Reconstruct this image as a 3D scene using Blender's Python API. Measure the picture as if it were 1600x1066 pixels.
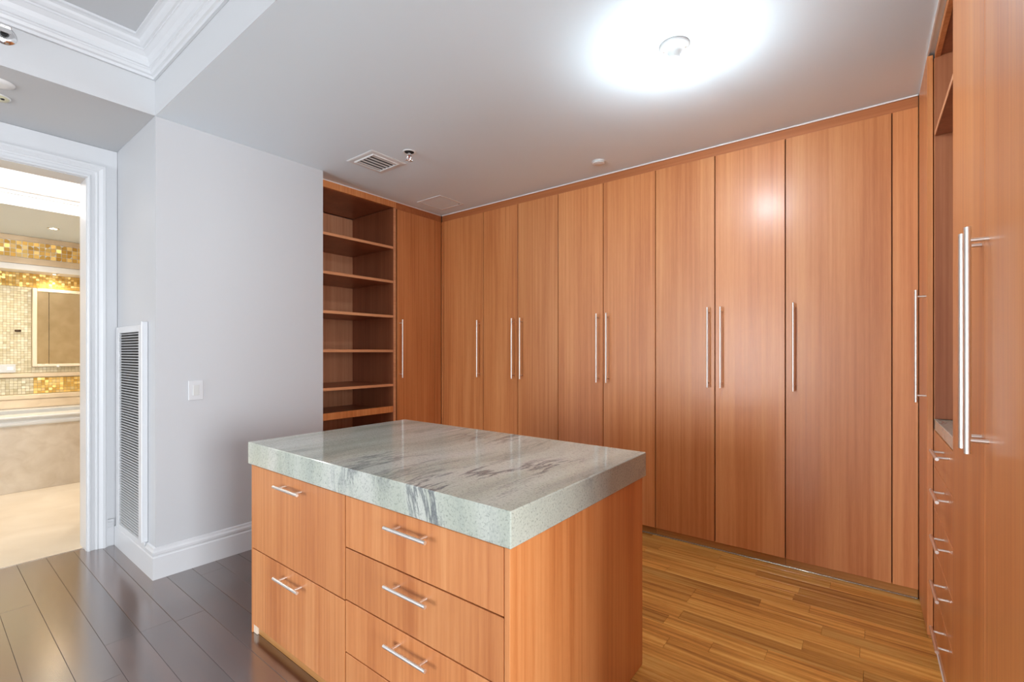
import bpy, bmesh, math, random
from mathutils import Vector, Matrix
random.seed(7)
PI = math.pi
for o in list(bpy.data.objects): bpy.data.objects.remove(o, do_unlink=True)
scn = bpy.context.scene
COL = scn.collection

# ---------------------------------------------------------------- camera, world, lights, exposure
FPX, YAW, HOR = 730.2, 0.6591, 549.66
cam_d = bpy.data.cameras.new('camera'); cam = bpy.data.objects.new('camera', cam_d); COL.objects.link(cam)
cam.location = (0, 0, 1.35); cam.rotation_euler = (PI/2, 0, YAW)
cam_d.sensor_width = 36; cam_d.lens = FPX/1600*36; cam_d.shift_y = (HOR-533)/1600
cam_d.clip_start = 0.02
scn.camera = cam
scn.view_settings.view_transform = 'Standard'; scn.view_settings.look = 'None'
scn.view_settings.gamma = 1; scn.view_settings.use_curve_mapping = False
scn.view_settings.exposure = 0.95

w = bpy.data.worlds.new('world'); scn.world = w; w.use_nodes = True
w.node_tree.nodes['Background'].inputs[0].default_value = (0.80, 0.90, 1.0, 1)
w.node_tree.nodes['Background'].inputs[1].default_value = 2.0

def area(name, loc, rot, sx, sy, power, col, spread=PI):
    d = bpy.data.lights.new(name, 'AREA'); d.shape = 'RECTANGLE'; d.size = sx; d.size_y = sy
    d.energy = power; d.color = col; d.spread = spread
    o = bpy.data.objects.new(name, d); COL.objects.link(o); o.location = loc; o.rotation_euler = rot
    return o
WIN_R = 225; WIN_B = 112
area('daylight_right_window', (5.15, -0.5, 1.45), (0, PI/2, 0), 2.2, 2.3, WIN_R, (0.93, 0.97, 1.0))
area('daylight_front_window', (-2.4, -5.55, 1.15), (PI/2, 0, 0), 1.9, 2.2, WIN_B, (0.93, 0.97, 1.0))
def spot(name, loc, power, col, size=2.2, rad=0.03, aim=None):
    d = bpy.data.lights.new(name, 'SPOT'); d.energy = power; d.color = col; d.spot_size = size; d.spot_blend = 0.8
    d.shadow_soft_size = rad
    o = bpy.data.objects.new(name, d); COL.objects.link(o); o.location = loc
    if aim is not None:
        o.rotation_euler = (Vector(aim)-Vector(loc)).to_track_quat('-Z', 'Y').to_euler()
    return o
WARM = (1.0, 0.84, 0.62)
BATH = 0.40
spot('bathroom_downlight_a', (-6.35, 0.86, 2.565), 55*BATH, (1, .90, .76), 2.6)
spot('bathroom_downlight_b', (-6.35, 0.0, 2.565), 70*BATH, (1, .93, .82), 2.6)
spot('bathroom_downlight_c', (-6.35, 1.7, 2.565), 45*BATH, (1, .90, .76), 2.6)
spot('niche_downlight_a', (-7.26, 0.98, 2.20), 16*BATH, WARM, 2.6)
spot('niche_downlight_b', (-7.26, 0.2, 2.20), 20*BATH, WARM, 2.6)
spot('niche_downlight_c', (-7.26, 1.7, 2.20), 10*BATH, WARM, 2.6)
area('bathroom_fill_light', (-5.1, 0.6, 2.98), (0, 0, 0), 0.7, 1.4, 60*BATH, (1, .97, .94))  # added fill light for the bathroom, without a fixture
BULB = 650.0

# ---------------------------------------------------------------- materials
def new_mat(name):
    m = bpy.data.materials.new(name); m.use_nodes = True
    nt = m.node_tree; b = nt.nodes['Principled BSDF']
    return m, nt, b
def N(nt, t, **kw):
    n = nt.nodes.new(t)
    for k, v in kw.items(): setattr(n, k, v)
    return n
def plain(name, col, rough=0.5, metal=0.0, bump=0.0, bscale=200, spec=0.5, coat=0.0):
    m, nt, b = new_mat(name)
    b.inputs['Base Color'].default_value = (*col, 1); b.inputs['Roughness'].default_value = rough
    b.inputs['Metallic'].default_value = metal; b.inputs['Specular IOR Level'].default_value = spec
    b.inputs['Coat Weight'].default_value = coat
    tc = N(nt, 'ShaderNodeTexCoord'); no = N(nt, 'ShaderNodeTexNoise')
    no.inputs['Scale'].default_value = bscale; no.inputs['Detail'].default_value = 3
    nt.links.new(tc.outputs['Object'], no.inputs['Vector'])
    mr = N(nt, 'ShaderNodeMapRange'); mr.inputs['To Min'].default_value = rough*0.92; mr.inputs['To Max'].default_value = min(1, rough*1.08)
    nt.links.new(no.outputs['Fac'], mr.inputs['Value']); nt.links.new(mr.outputs[0], b.inputs['Roughness'])
    if bump:
        bp = N(nt, 'ShaderNodeBump'); bp.inputs['Strength'].default_value = bump; bp.inputs['Distance'].default_value = 0.001
        nt.links.new(no.outputs['Fac'], bp.inputs['Height']); nt.links.new(bp.outputs[0], b.inputs['Normal'])
    return m
def emit(name, col, strength):
    m, nt, b = new_mat(name)
    b.inputs['Base Color'].default_value = (*col, 1)
    b.inputs['Emission Color'].default_value = (*col, 1); b.inputs['Emission Strength'].default_value = strength
    return m
def ramp(nt, stops):
    r = N(nt, 'ShaderNodeValToRGB'); e = r.color_ramp.elements
    while len(e) > 1: e.remove(e[-1])
    e[0].position = stops[0][0]; e[0].color = (*stops[0][1], 1)
    for p, c in stops[1:]:
        x = e.new(p); x.color = (*c, 1)
    return r
def wood(name, dark, mid, light, axis, rough, fine=70, broad=9, along=0.5, tone=0.12, coat=0.0, coat_r=0.1, coat_ior=1.5, bump=0.05, contrast=1.0, spec=0.5, knots=False):
    m, nt, b = new_mat(name); L = nt.links.new
    b.inputs['Coat IOR'].default_value = coat_ior
    tc = N(nt, 'ShaderNodeTexCoord'); oi = N(nt, 'ShaderNodeObjectInfo')
    off = N(nt, 'ShaderNodeVectorMath', operation='SCALE'); off.inputs[0].default_value = (13.1, 7.7, 5.3)
    L(oi.outputs['Random'], off.inputs['Scale'])
    add = N(nt, 'ShaderNodeVectorMath', operation='ADD'); L(tc.outputs['Object'], add.inputs[0]); L(off.outputs[0], add.inputs[1])
    def sc(s, a):
        mp = N(nt, 'ShaderNodeMapping'); v = [s, s, s]; v['XYZ'.index(axis)] = a
        mp.inputs['Scale'].default_value = v; L(add.outputs[0], mp.inputs['Vector']); return mp
    n1 = N(nt, 'ShaderNodeTexNoise'); n1.inputs['Scale'].default_value = 1; n1.inputs['Detail'].default_value = 3; L(sc(fine, along*1.6).outputs[0], n1.inputs['Vector'])
    n2 = N(nt, 'ShaderNodeTexNoise'); n2.inputs['Scale'].default_value = 1; n2.inputs['Detail'].default_value = 4; n2.inputs['Distortion'].default_value = 0.6 if knots else 0.15
    L(sc(broad, along).outputs[0], n2.inputs['Vector'])
    n3 = N(nt, 'ShaderNodeTexNoise'); n3.inputs['Scale'].default_value = 1; n3.inputs['Detail'].default_value = 5; L(sc(fine*4, along*30).outputs[0], n3.inputs['Vector'])
    a1 = N(nt, 'ShaderNodeMath', operation='MULTIPLY_ADD'); a1.inputs[1].default_value = 0.42; L(n1.outputs['Fac'], a1.inputs[0])
    a2 = N(nt, 'ShaderNodeMath', operation='MULTIPLY'); a2.inputs[1].default_value = 0.46; L(n2.outputs['Fac'], a2.inputs[0]); L(a2.outputs[0], a1.inputs[2])
    a3 = N(nt, 'ShaderNodeMath', operation='MULTIPLY_ADD'); a3.inputs[1].default_value = 0.12; L(n3.outputs['Fac'], a3.inputs[0]); L(a1.outputs[0], a3.inputs[2])
    h = 0.16/contrast
    r = ramp(nt, [(0.5-h, dark), (0.5, mid), (0.5+h, light)]); L(a3.outputs[0], r.inputs['Fac'])
    hs = N(nt, 'ShaderNodeHueSaturation')
    mr = N(nt, 'ShaderNodeMapRange'); mr.inputs['To Min'].default_value = 1-tone; mr.inputs['To Max'].default_value = 1+tone
    L(oi.outputs['Random'], mr.inputs['Value']); L(mr.outputs[0], hs.inputs['Value']); L(r.outputs['Color'], hs.inputs['Color'])
    L(hs.outputs[0], b.inputs['Base Color'])
    rr = N(nt, 'ShaderNodeMapRange'); rr.inputs['To Min'].default_value = rough*0.85; rr.inputs['To Max'].default_value = rough*1.15
    L(n1.outputs['Fac'], rr.inputs['Value']); L(rr.outputs[0], b.inputs['Roughness'])
    b.inputs['Specular IOR Level'].default_value = spec
    b.inputs['Coat Weight'].default_value = coat; b.inputs['Coat Roughness'].default_value = coat_r
    bp = N(nt, 'ShaderNodeBump'); bp.inputs['Strength'].default_value = bump; bp.inputs['Distance'].default_value = 0.0006
    L(a3.outputs[0], bp.inputs['Height']); L(bp.outputs[0], b.inputs['Normal'])
    return m

M = {}
M['valance'] = wood('shaded_valance_veneer', (0.36, 0.105, 0.03), (0.44, 0.14, 0.042), (0.52, 0.18, 0.06), 'X', 0.45, tone=0.03)  # darker than the doors: shade of the recess put into the colour
M['wood'] = wood('anigre_veneer', (0.50, 0.158, 0.042), (0.62, 0.228, 0.070), (0.71, 0.300, 0.106), 'Z', 0.45, fine=60, broad=6, tone=0.05, coat=0.5, coat_r=0.27, contrast=1.15)
M['shaded_shelf_wood'] = wood('shaded_shelf_veneer', (0.27, 0.080, 0.032), (0.36, 0.120, 0.052), (0.44, 0.165, 0.075), 'Z', 0.33, tone=0.04)  # same wood as the doors, darkened to paint in the shade among shelves
M['lit_back_wood'] = wood('lit_back_panel_veneer', (0.48, 0.19, 0.09), (0.60, 0.27, 0.14), (0.68, 0.34, 0.19), 'Z', 0.4, tone=0.03)  # lighter copy of the shelf wood, with the bulb's light painted in
M['edge_wood'] = wood('edge_banding', (0.54, 0.23, 0.105), (0.64, 0.29, 0.14), (0.72, 0.36, 0.18), 'Y', 0.30, tone=0.03)
M['kick_wood'] = wood('kick_board_wood', (0.34, 0.13, 0.03), (0.46, 0.20, 0.05), (0.55, 0.25, 0.08), 'X', 0.3, tone=0.05)
M['dark_floor'] = wood('walnut_plank', (0.045, 0.017, 0.010), (0.085, 0.034, 0.020), (0.135, 0.062, 0.038), 'X', 0.20, fine=26, broad=7, along=1.2, tone=0.25, bump=0.12, knots=True, spec=1.0, coat=1.0, coat_r=0.19, coat_ior=2.15)
M['light_floor'] = wood('teak_plank', (0.34, 0.135, 0.028), (0.62, 0.29, 0.06), (0.80, 0.46, 0.12), 'X', 0.24, fine=55, broad=16, along=1.0, tone=0.24, bump=0.1, knots=True, contrast=1.25, spec=0.5)
M['wall'] = plain('wall_paint', (0.53, 0.54, 0.56), 0.45, bump=0.04, bscale=350)
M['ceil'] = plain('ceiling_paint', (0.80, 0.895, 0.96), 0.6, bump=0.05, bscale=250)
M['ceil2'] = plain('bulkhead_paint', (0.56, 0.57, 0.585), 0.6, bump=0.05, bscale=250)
M['trim'] = plain('trim_paint', (0.63, 0.64, 0.66), 0.30, bscale=3)
M['white'] = plain('white_enamel', (0.80, 0.80, 0.79), 0.35)
M['steel'] = plain('brushed_steel', (0.86, 0.83, 0.79), 0.38, metal=1.0, bump=0.05, bscale=500)
M['chrome'] = plain('chrome', (0.85, 0.85, 0.85), 0.12, metal=1.0)
M['black'] = plain('black_void', (0.006, 0.006, 0.006), 0.7)
M['dark_shade'] = plain('dark_shade_matte', (0.02, 0.02, 0.02), 0.8)
M['dark_gap'] = plain('dark_carcass', (0.05, 0.018, 0.008), 0.6)
M['cream'] = plain('cream_block', (0.80, 0.66, 0.52), 0.5)
M['caulk'] = plain('white_caulk', (0.88, 0.84, 0.80), 0.4)
M['strip'] = plain('metal_floor_strip', (0.45, 0.38, 0.30), 0.25, metal=0.6)
M['subfloor'] = plain('subfloor', (0.10, 0.05, 0.025), 0.8)
M['bulb'] = emit('lit_bulb', (0.80, 0.93, 1.0), BULB)
M['bulb_neck'] = emit('frosted_bulb_neck', (0.80, 0.93, 1.0), 28)
M['spotlens'] = emit('lit_downlight_lens', (1.0, 0.85, 0.6), 14)
M['porcelain'] = plain('porcelain', (0.62, 0.63, 0.62), 0.2)
M['ivory'] = plain('ivory_plastic', (0.70, 0.68, 0.48), 0.4)
M['mirror'] = plain('tinted_mirror', (0.80, 0.78, 0.66), 0.03, metal=1.0)
M['glass_frame'] = plain('cream_lacquer', (0.80, 0.68, 0.52), 0.3)

def marble_counter():
    m, nt, b = new_mat('grey_green_quartzite'); L = nt.links.new
    tc = N(nt, 'ShaderNodeTexCoord')
    def mapped(rot, s):
        mp = N(nt, 'ShaderNodeMapping'); mp.inputs['Rotation'].default_value = (0, 0, rot); mp.inputs['Scale'].default_value = s
        L(tc.outputs['Object'], mp.inputs['Vector']); return mp
    warp = N(nt, 'ShaderNodeTexNoise'); warp.inputs['Scale'].default_value = 1.7; warp.inputs['Detail'].default_value = 4; L(tc.outputs['Object'], warp.inputs['Vector'])
    wv = N(nt, 'ShaderNodeVectorMath', operation='MULTIPLY_ADD'); wv.inputs[1].default_value = (0.22, 0.1, 0.1)
    L(warp.outputs['Color'], wv.inputs[0]); L(tc.outputs['Object'], wv.inputs[2])
    mp = N(nt, 'ShaderNodeMapping'); mp.inputs['Rotation'].default_value = (0, 0, -0.12); mp.inputs['Scale'].default_value = (5.2, 0.75, 0.7); L(wv.outputs[0], mp.inputs['Vector'])
    n1 = N(nt, 'ShaderNodeTexNoise'); n1.inputs['Scale'].default_value = 1; n1.inputs['Detail'].default_value = 5; n1.inputs['Roughness'].default_value = 0.55; L(mp.outputs[0], n1.inputs['Vector'])
    base = ramp(nt, [(0.30, (0.34, 0.375, 0.34)), (0.45, (0.47, 0.50, 0.43)), (0.58, (0.55, 0.575, 0.515)), (0.72, (0.59, 0.60, 0.56))]); L(n1.outputs['Fac'], base.inputs['Fac'])
    # thin dark veins running across the slab's depth
    mp2 = N(nt, 'ShaderNodeMapping'); mp2.inputs['Rotation'].default_value = (0, 0, -0.10); mp2.inputs['Scale'].default_value = (7.5, 1.15, 1.0); mp2.inputs['Location'].default_value = (3.3, 1.2, 0); L(wv.outputs[0], mp2.inputs['Vector'])
    n2 = N(nt, 'ShaderNodeTexNoise'); n2.inputs['Scale'].default_value = 1; n2.inputs['Detail'].default_value = 7; n2.inputs['Roughness'].default_value = 0.62; L(mp2.outputs[0], n2.inputs['Vector'])
    v = ramp(nt, [(0.462, (0, 0, 0)), (0.49, (1, 1, 1)), (0.498, (1, 1, 1)), (0.52, (0, 0, 0))]); L(n2.outputs['Fac'], v.inputs['Fac'])
    n3 = N(nt, 'ShaderNodeTexNoise'); n3.inputs['Scale'].default_value = 2.3; n3.inputs['Detail'].default_value = 2; L(wv.outputs[0], n3.inputs['Vector'])
    g = ramp(nt, [(0.50, (0, 0, 0)), (0.70, (1, 1, 1))]); L(n3.outputs['Fac'], g.inputs['Fac'])
    mu = N(nt, 'ShaderNodeMath', operation='MULTIPLY'); L(v.outputs['Color'], mu.inputs[0]); L(g.outputs['Color'], mu.inputs[1])
    mix = N(nt, 'ShaderNodeMix', data_type='RGBA'); L(mu.outputs[0], mix.inputs[0]); L(base.outputs['Color'], mix.inputs[6]); mix.inputs[7].default_value = (0.19, 0.205, 0.21, 1)
    # speckle
    n4 = N(nt, 'ShaderNodeTexNoise'); n4.inputs['Scale'].default_value = 150; n4.inputs['Detail'].default_value = 3; n4.inputs['Roughness'].default_value = 0.7; L(tc.outputs['Object'], n4.inputs['Vector'])
    sp = ramp(nt, [(0.34, (0.55, 0.57, 0.56)), (0.45, (0.97, 0.97, 0.97)), (0.62, (1.06, 1.06, 1.04))]); L(n4.outputs['Fac'], sp.inputs['Fac'])
    mm = N(nt, 'ShaderNodeMix', data_type='RGBA', blend_type='MULTIPLY'); mm.inputs[0].default_value = 0.8; L(mix.outputs[2], mm.inputs[6]); L(sp.outputs['Color'], mm.inputs[7])
    L(mm.outputs[2], b.inputs['Base Color']); b.inputs['Roughness'].default_value = 0.09
    b.inputs['Specular IOR Level'].default_value = 0.6
    return m
M['counter'] = marble_counter()
def stone(name, a, c, scale=4, rough=0.25):
    m, nt, b = new_mat(name); L = nt.links.new
    tc = N(nt, 'ShaderNodeTexCoord'); n = N(nt, 'ShaderNodeTexNoise'); n.inputs['Scale'].default_value = scale; n.inputs['Detail'].default_value = 7; n.inputs['Distortion'].default_value = 0.5
    L(tc.outputs['Object'], n.inputs['Vector']); r = ramp(nt, [(0.3, a), (0.7, c)]); L(n.outputs['Fac'], r.inputs['Fac']); L(r.outputs['Color'], b.inputs['Base Color'])
    b.inputs['Roughness'].default_value = rough
    return m
M['bath_floor'] = stone('cream_marble_floor', (0.64, 0.54, 0.41), (0.74, 0.65, 0.52), 3, 0.3)
M['apron'] = stone('beige_limestone', (0.50, 0.42, 0.32), (0.62, 0.55, 0.45), 7, 0.25)
M['beige_stone'] = stone('beige_marble_trim', (0.62, 0.48, 0.32), (0.74, 0.60, 0.42), 6, 0.3)
def mosaic(name, cols, rough, metal):
    m, nt, b = new_mat(name); L = nt.links.new
    g = N(nt, 'ShaderNodeNewGeometry'); r = ramp(nt, cols); L(g.outputs['Random Per Island'], r.inputs['Fac'])
    L(r.outputs['Color'], b.inputs['Base Color']); b.inputs['Roughness'].default_value = rough; b.inputs['Metallic'].default_value = metal
    return m
M['gold_tile'] = mosaic('gold_glass_tile', [(0, (0.62, 0.36, 0.07)), (0.5, (0.74, 0.47, 0.12)), (0.85, (0.82, 0.57, 0.19)), (1, (0.90, 0.70, 0.34))], 0.34, 0.4)
M['pale_tile'] = mosaic('pale_glass_tile', [(0, (0.60, 0.53, 0.34)), (0.5, (0.67, 0.60, 0.41)), (1, (0.76, 0.70, 0.52))], 0.4, 0.1)
M['grout'] = plain('grout', (0.45, 0.36, 0.22), 0.8)

# ---------------------------------------------------------------- geometry helpers
def bm_new(): return bmesh.new()
def box(bm, x0, x1, y0, y1, z0, z1, bev=0.0):
    t = bmesh.new()
    vs = [t.verts.new((x, y, z)) for x in (x0, x1) for y in (y0, y1) for z in (z0, z1)]
    for f in ((0, 1, 3, 2), (4, 6, 7, 5), (0, 4, 5, 1), (2, 3, 7, 6), (0, 2, 6, 4), (1, 5, 7, 3)):
        t.faces.new([vs[i] for i in f])
    bmesh.ops.recalc_face_normals(t, faces=t.faces)
    if bev: bmesh.ops.bevel(t, geom=list(t.edges), offset=bev, segments=1, affect='EDGES')
    me = bpy.data.meshes.new('tmp'); t.to_mesh(me); t.free(); bm.from_mesh(me); bpy.data.meshes.remove(me)
    return bm
def cyl(bm, p0, p1, r, seg=20, r1=None, bev=0):
    p0 = Vector(p0); p1 = Vector(p1); d = p1-p0; L = d.length
    t = bmesh.new(); bmesh.ops.create_cone(t, cap_ends=True, segments=seg, radius1=r, radius2=(r if r1 is None else r1), depth=L)
    if bev:
        es = [e for e in t.edges if len(e.link_faces) == 2 and any(len(f.verts) > 4 for f in e.link_faces)]
        bmesh.ops.bevel(t, geom=es, offset=bev, segments=2, affect='EDGES')
    for f in t.faces: f.smooth = len(f.verts) == 4
    for e in t.edges:
        if any(len(f.verts) > 4 for f in e.link_faces): e.smooth = False
    t.transform(Matrix.Translation((p0+p1)/2) @ d.to_track_quat('Z', 'Y').to_matrix().to_4x4())
    me = bpy.data.meshes.new('tmp'); t.to_mesh(me); t.free(); bm.from_mesh(me); bpy.data.meshes.remove(me)
    return bm
def lathe(bm, cx, cy, prof, seg=40, smooth=True):
    rings = []
    for r, z in prof:
        if r < 1e-6: rings.append([bm.verts.new((cx, cy, z))])
        else: rings.append([bm.verts.new((cx+r*math.cos(2*PI*i/seg), cy+r*math.sin(2*PI*i/seg), z)) for i in range(seg)])
    for a, b in zip(rings, rings[1:]):
        for i in range(seg):
            j = (i+1) % seg
            if len(a) == 1 and len(b) == 1: continue
            if len(a) == 1: f = bm.faces.new((a[0], b[i], b[j]))
            elif len(b) == 1: f = bm.faces.new((a[i], b[0], a[j]))
            else: f = bm.faces.new((a[i], b[i], b[j], a[j]))
            f.smooth = smooth
    bmesh.ops.recalc_face_normals(bm, faces=bm.faces)
    return bm
def sweep(bm, pts_list, closed=True):
    """pts_list: list of cross sections (equal length lists of points); skins them and caps the ends."""
    secs = [[bm.verts.new(p) for p in s] for s in pts_list]; n = len(secs[0])
    for a, b in zip(secs, secs[1:]):
        for i in range(n if closed else n-1):
            j = (i+1) % n; bm.faces.new((a[i], a[j], b[j], b[i]))
    if closed:
        bm.faces.new(secs[0][::-1]); bm.faces.new(secs[-1])
    bmesh.ops.recalc_face_normals(bm, faces=bm.faces)
    return bm
def obj(name, bm, mat, parent=None, origin=None):
    me = bpy.data.meshes.new(name)
    if origin is not None: bm.transform(Matrix.Translation(-Vector(origin)))
    bm.to_mesh(me); bm.free(); me.materials.append(mat)
    o = bpy.data.objects.new(name, me); COL.objects.link(o)
    if origin is not None: o.location = origin
    if parent is not None: o.parent = parent
    return o
def thing(name, label, cat, loc=(0, 0, 0), rz=0, group=None):
    o = bpy.data.objects.new(name, None); COL.objects.link(o); o.empty_display_size = 0.1
    o.location = loc; o.rotation_euler = (0, 0, rz); o['label'] = label; o['category'] = cat
    if group: o['group'] = group
    return o
def tag(o, label, cat, group=None):
    o['label'] = label; o['category'] = cat
    if group: o['group'] = group
    return o
def struct(name, bm, mat, label=None, parent=None):
    o = obj(name, bm, mat, parent)
    if parent is None: o['kind'] = 'structure'
    if label: o['label'] = label
    return o
def ctr(x0, x1, y0, y1, z0): return ((x0+x1)/2, (y0+y1)/2, z0)
def part_box(name, parent, mat, x0, x1, y0, y1, z0, z1, bev=0.0008, base=None):
    """box part given in the parent's local frame"""
    return obj(name, box(bm_new(), x0, x1, y0, y1, z0, z1, bev), mat, parent, origin=ctr(x0, x1, y0, y1, z0))

# ---------------------------------------------------------------- key dimensions
H = 2.7515; HT = 3.135
WX = -3.376; WY0 = 0.898; WY1 = 1.966      # white closet wall block
DX = -4.215                                # wall with the bathroom doorway
CX0 = -3.524; CY = 3.36                    # left cabinet fronts, back wardrobe fronts

# ---------------------------------------------------------------- structure: shell
fl = struct('floor', box(bm_new(), -4.294, 5.0, -5.4, 1.546, -0.08, -0.0125), M['subfloor'], 'dark walnut plank floor of the bedroom side')
fl2 = struct('floor.001', box(bm_new(), -4.294, 0.95, 1.552, 4.05, -0.08, -0.0125), M['subfloor'], 'orange teak plank floor in front of the wardrobes')
fl3 = struct('floor.002', box(bm_new(), -7.5, -4.297, -1.2, 2.4, -0.08, 0.0), M['bath_floor'], 'cream marble bathroom floor beyond the doorway')
PL = {}
def plank_mesh(L, W, mat, key):
    k = (round(L, 3), key)
    if k not in PL:
        bm = bm_new(); c = 0.0007
        box(bm, 0, L, 0, W, -0.012, 0, 0)
        top = [e for e in bm.edges if all(v.co.z > -1e-6 for v in e.verts)]
        bmesh.ops.bevel(bm, geom=top, offset=c, segments=1, affect='EDGES')
        me = bpy.data.meshes.new('plank'); bm.to_mesh(me); bm.free(); me.materials.append(mat); PL[k] = me
    return PL[k]
def planks(parent, x0, x1, y0, y1, W, mat, key, lens, gap=0.0010, anchor=None):
    y = anchor if anchor is not None else y0
    while y-W >= y0-1e-6: y -= W
    if y > y0+0.004:   # partial first row
        rows = [(y0, y-y0)]
    else: rows = []
    while y < y1-0.004:
        rows.append((y, min(W, y1-y))); y += W
    for (ry, rw) in rows:
        x = x0; first = True
        while x < x1-0.02:
            Ln = random.choice(lens)
            if first: Ln = random.choice(lens)*random.choice((0.35, 0.6, 0.85, 1)); first = False
            if x1-(x+Ln) < 0.25: Ln = x1-x
            me = plank_mesh(Ln-gap, rw-gap, mat, (key, round(rw, 3)))
            o = bpy.data.objects.new('plank', me); COL.objects.link(o); o.parent = parent
            o.location = (x+gap/2, ry+gap/2, random.uniform(-0.0004, 0.0)); x += Ln
planks(fl, -4.292, 5.0, -0.5095, 1.546, 0.1325, M['dark_floor'], 'd', [1.2, 1.5, 1.8, 2.1], anchor=0.2855)
planks(fl, -4.292, 5.0, -5.4, -0.5095, 0.1325, M['dark_floor'], 'd', [3.1, 3.6], anchor=0.2855)
planks(fl2, -3.50, 0.235, 1.552, 3.375, 0.0925, M['light_floor'], 'l', [0.45, 0.6, 0.75, 0.9])
struct('trim_1', box(bm_new(), -4.29, -0.0+0.185, 1.5465, 1.5515, -0.012, -0.0005), M['strip'], 'thin joint strip between dark and light floor')

# ceilings
struct('ceiling', box(bm_new(), -4.6, 5.0, WY0, 4.05, H, 3.4), M['ceil'], 'low grey white ceiling and soffit over the closet')
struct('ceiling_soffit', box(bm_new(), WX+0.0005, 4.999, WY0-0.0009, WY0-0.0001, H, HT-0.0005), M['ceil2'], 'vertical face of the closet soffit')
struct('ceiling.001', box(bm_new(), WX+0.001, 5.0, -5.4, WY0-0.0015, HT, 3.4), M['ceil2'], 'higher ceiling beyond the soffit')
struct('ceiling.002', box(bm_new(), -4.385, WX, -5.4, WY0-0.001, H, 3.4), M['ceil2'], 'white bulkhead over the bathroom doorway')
# walls
struct('wall_left', box(bm_new(), -4.60, WX, WY0, WY1, 0, H-0.0005), M['wall'], 'white closet wall with a light switch')
b = bm_new(); TW = -4.385; OY0, OY1, OZ = -0.08, 0.738, 2.527
box(b, TW, DX, -5.4, OY0, 0, H-0.001); box(b, TW, DX, OY1, WY0-0.001, 0, H-0.001); box(b, TW, DX, OY0, OY1, OZ, H-0.001)
struct('wall_doorway', b, M['wall'], 'grey wall around the bathroom doorway')
struct('wall_back', box(bm_new(), -4.6, 0.95, 4.0, 4.1, 0, H-0.001), M['wall'])
struct('wall_alcove', box(bm_new(), -4.6, -4.3, WY1+0.001, 3.999, 0, H-0.001), M['wall'])
b = bm_new(); box(b, 0.85, 0.95, WY0, 3.999, 0, H-0.001)
struct('wall_right', b, M['wall'])
b = bm_new(); box(b, 0.951, 5.0, WY0+0.0, WY0+0.1, 0, H-0.001); struct('wall_bedroom_far', b, M['wall'])
b = bm_new()   # bedroom window walls
WR = dict(y0=-1.65, y1=0.65, z0=0.35, z1=2.55)
box(b, 5.0, 5.1, -5.4, WR['y0'], 0, 3.4); box(b, 5.0, 5.1, WR['y1'], WY0+0.1, 0, 3.4)
box(b, 5.0, 5.1, WR['y0'], WR['y1'], 0, WR['z0']); box(b, 5.0, 5.1, WR['y0'], WR['y1'], WR['z1'], 3.4)
struct('wall_bedroom_right', b, M['wall'])
b = bm_new(); a0, a1 = -3.35, -1.45
box(b, -4.385, a0, -5.5, -5.4, 0, 3.4); box(b, a1, 5.1, -5.5, -5.4, 0, 3.4); box(b, a0, a1, -5.5, -5.4, 0, 0.05); box(b, a0, a1, -5.5, -5.4, 2.3, 3.4)
struct('wall_bedroom_front', b, M['wall'])
def win_frame(name, horiz, c, a0, a1, z0, z1):
    b = bm_new(); t = 0.05
    def bb(p0, p1, q0, q1):
        if horiz: box(b, p0, p1, c-0.03, c+0.03, q0, q1, 0.003)
        else: box(b, c-0.03, c+0.03, p0, p1, q0, q1, 0.003)
    bb(a0, a0+t, z0, z1); bb(a1-t, a1, z0, z1); bb(a0+t, a1-t, z0, z0+t); bb(a0+t, a1-t, z1-t, z1); m = (a0+a1)/2; bb(m-t/2, m+t/2, z0+t, z1-t)
    struct(name, b, M['trim'])
win_frame('window_1', True, -5.45, a0, a1, 0.05, 2.3)
win_frame('window_2', False, 5.05, WR['y0'], WR['y1'], WR['z0'], WR['z1'])

# crown moulding (mitred at the inner corner)
cp = [(0.000, 2.956), (0.012, 2.957), (0.014, 2.972), (0.024, 2.978), (0.030, 2.992), (0.034, 2.996), (0.034, 3.004), (0.040, 3.008),
      (0.042, 3.030), (0.052, 3.052), (0.070, 3.072), (0.074, 3.074), (0.074, 3.084), (0.082, 3.088), (0.094, 3.100), (0.100, 3.112), (0.110, 3.118), (0.122, 3.122), (0.122, HT-0.0005), (0.000, HT-0.0005)]
secs = [[(WX+0.002+p, -5.399, z) for p, z in cp], [(WX+0.002+p, WY0-0.002-p, z) for p, z in cp], [(4.998, WY0-0.002-p, z) for p, z in cp]]
struct('trim_2', sweep(bm_new(), secs), M['trim'], 'white crown moulding')
# baseboards
bp_prof = [(0, 0), (0.018, 0), (0.018, 0.128), (0.014, 0.134), (0.014, 0.142), (0.018, 0.146), (0.018, 0.160), (0.011, 0.170), (0.009, 0.180), (0, 0.186)]
flat_prof = [(0, 0), (0.018, 0), (0.018, 0.128), (0.012, 0.134), (0, 0.134)]
struct('baseboard_left', sweep(bm_new(), [[(WX+0.0005+p, WY0-0.0005-p, z) for p, z in bp_prof], [(WX+0.0005+p, WY1, z) for p, z in bp_prof]]), M['trim'], 'white baseboard along the closet wall')
b = bm_new()
sweep(b, [[(WX+0.0005+p, WY0-0.0005-p, z) for p, z in bp_prof], [(-3.512, WY0-0.0005-p, z) for p, z in bp_prof]])
sweep(b, [[(-3.5125, WY0-0.0005-p, z) for p, z in flat_prof], [(DX+0.02, WY0-0.0005-p, z) for p, z in flat_prof]])
struct('baseboard_return', b, M['trim'], 'white baseboard below the louvred grille')
struct('baseboard_doorway', sweep(bm_new(), [[(DX+0.0005+p, OY1+0.105, z) for p, z in bp_prof], [(DX+0.0005+p, WY0-0.019, z) for p, z in bp_prof]]), M['trim'])
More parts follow.
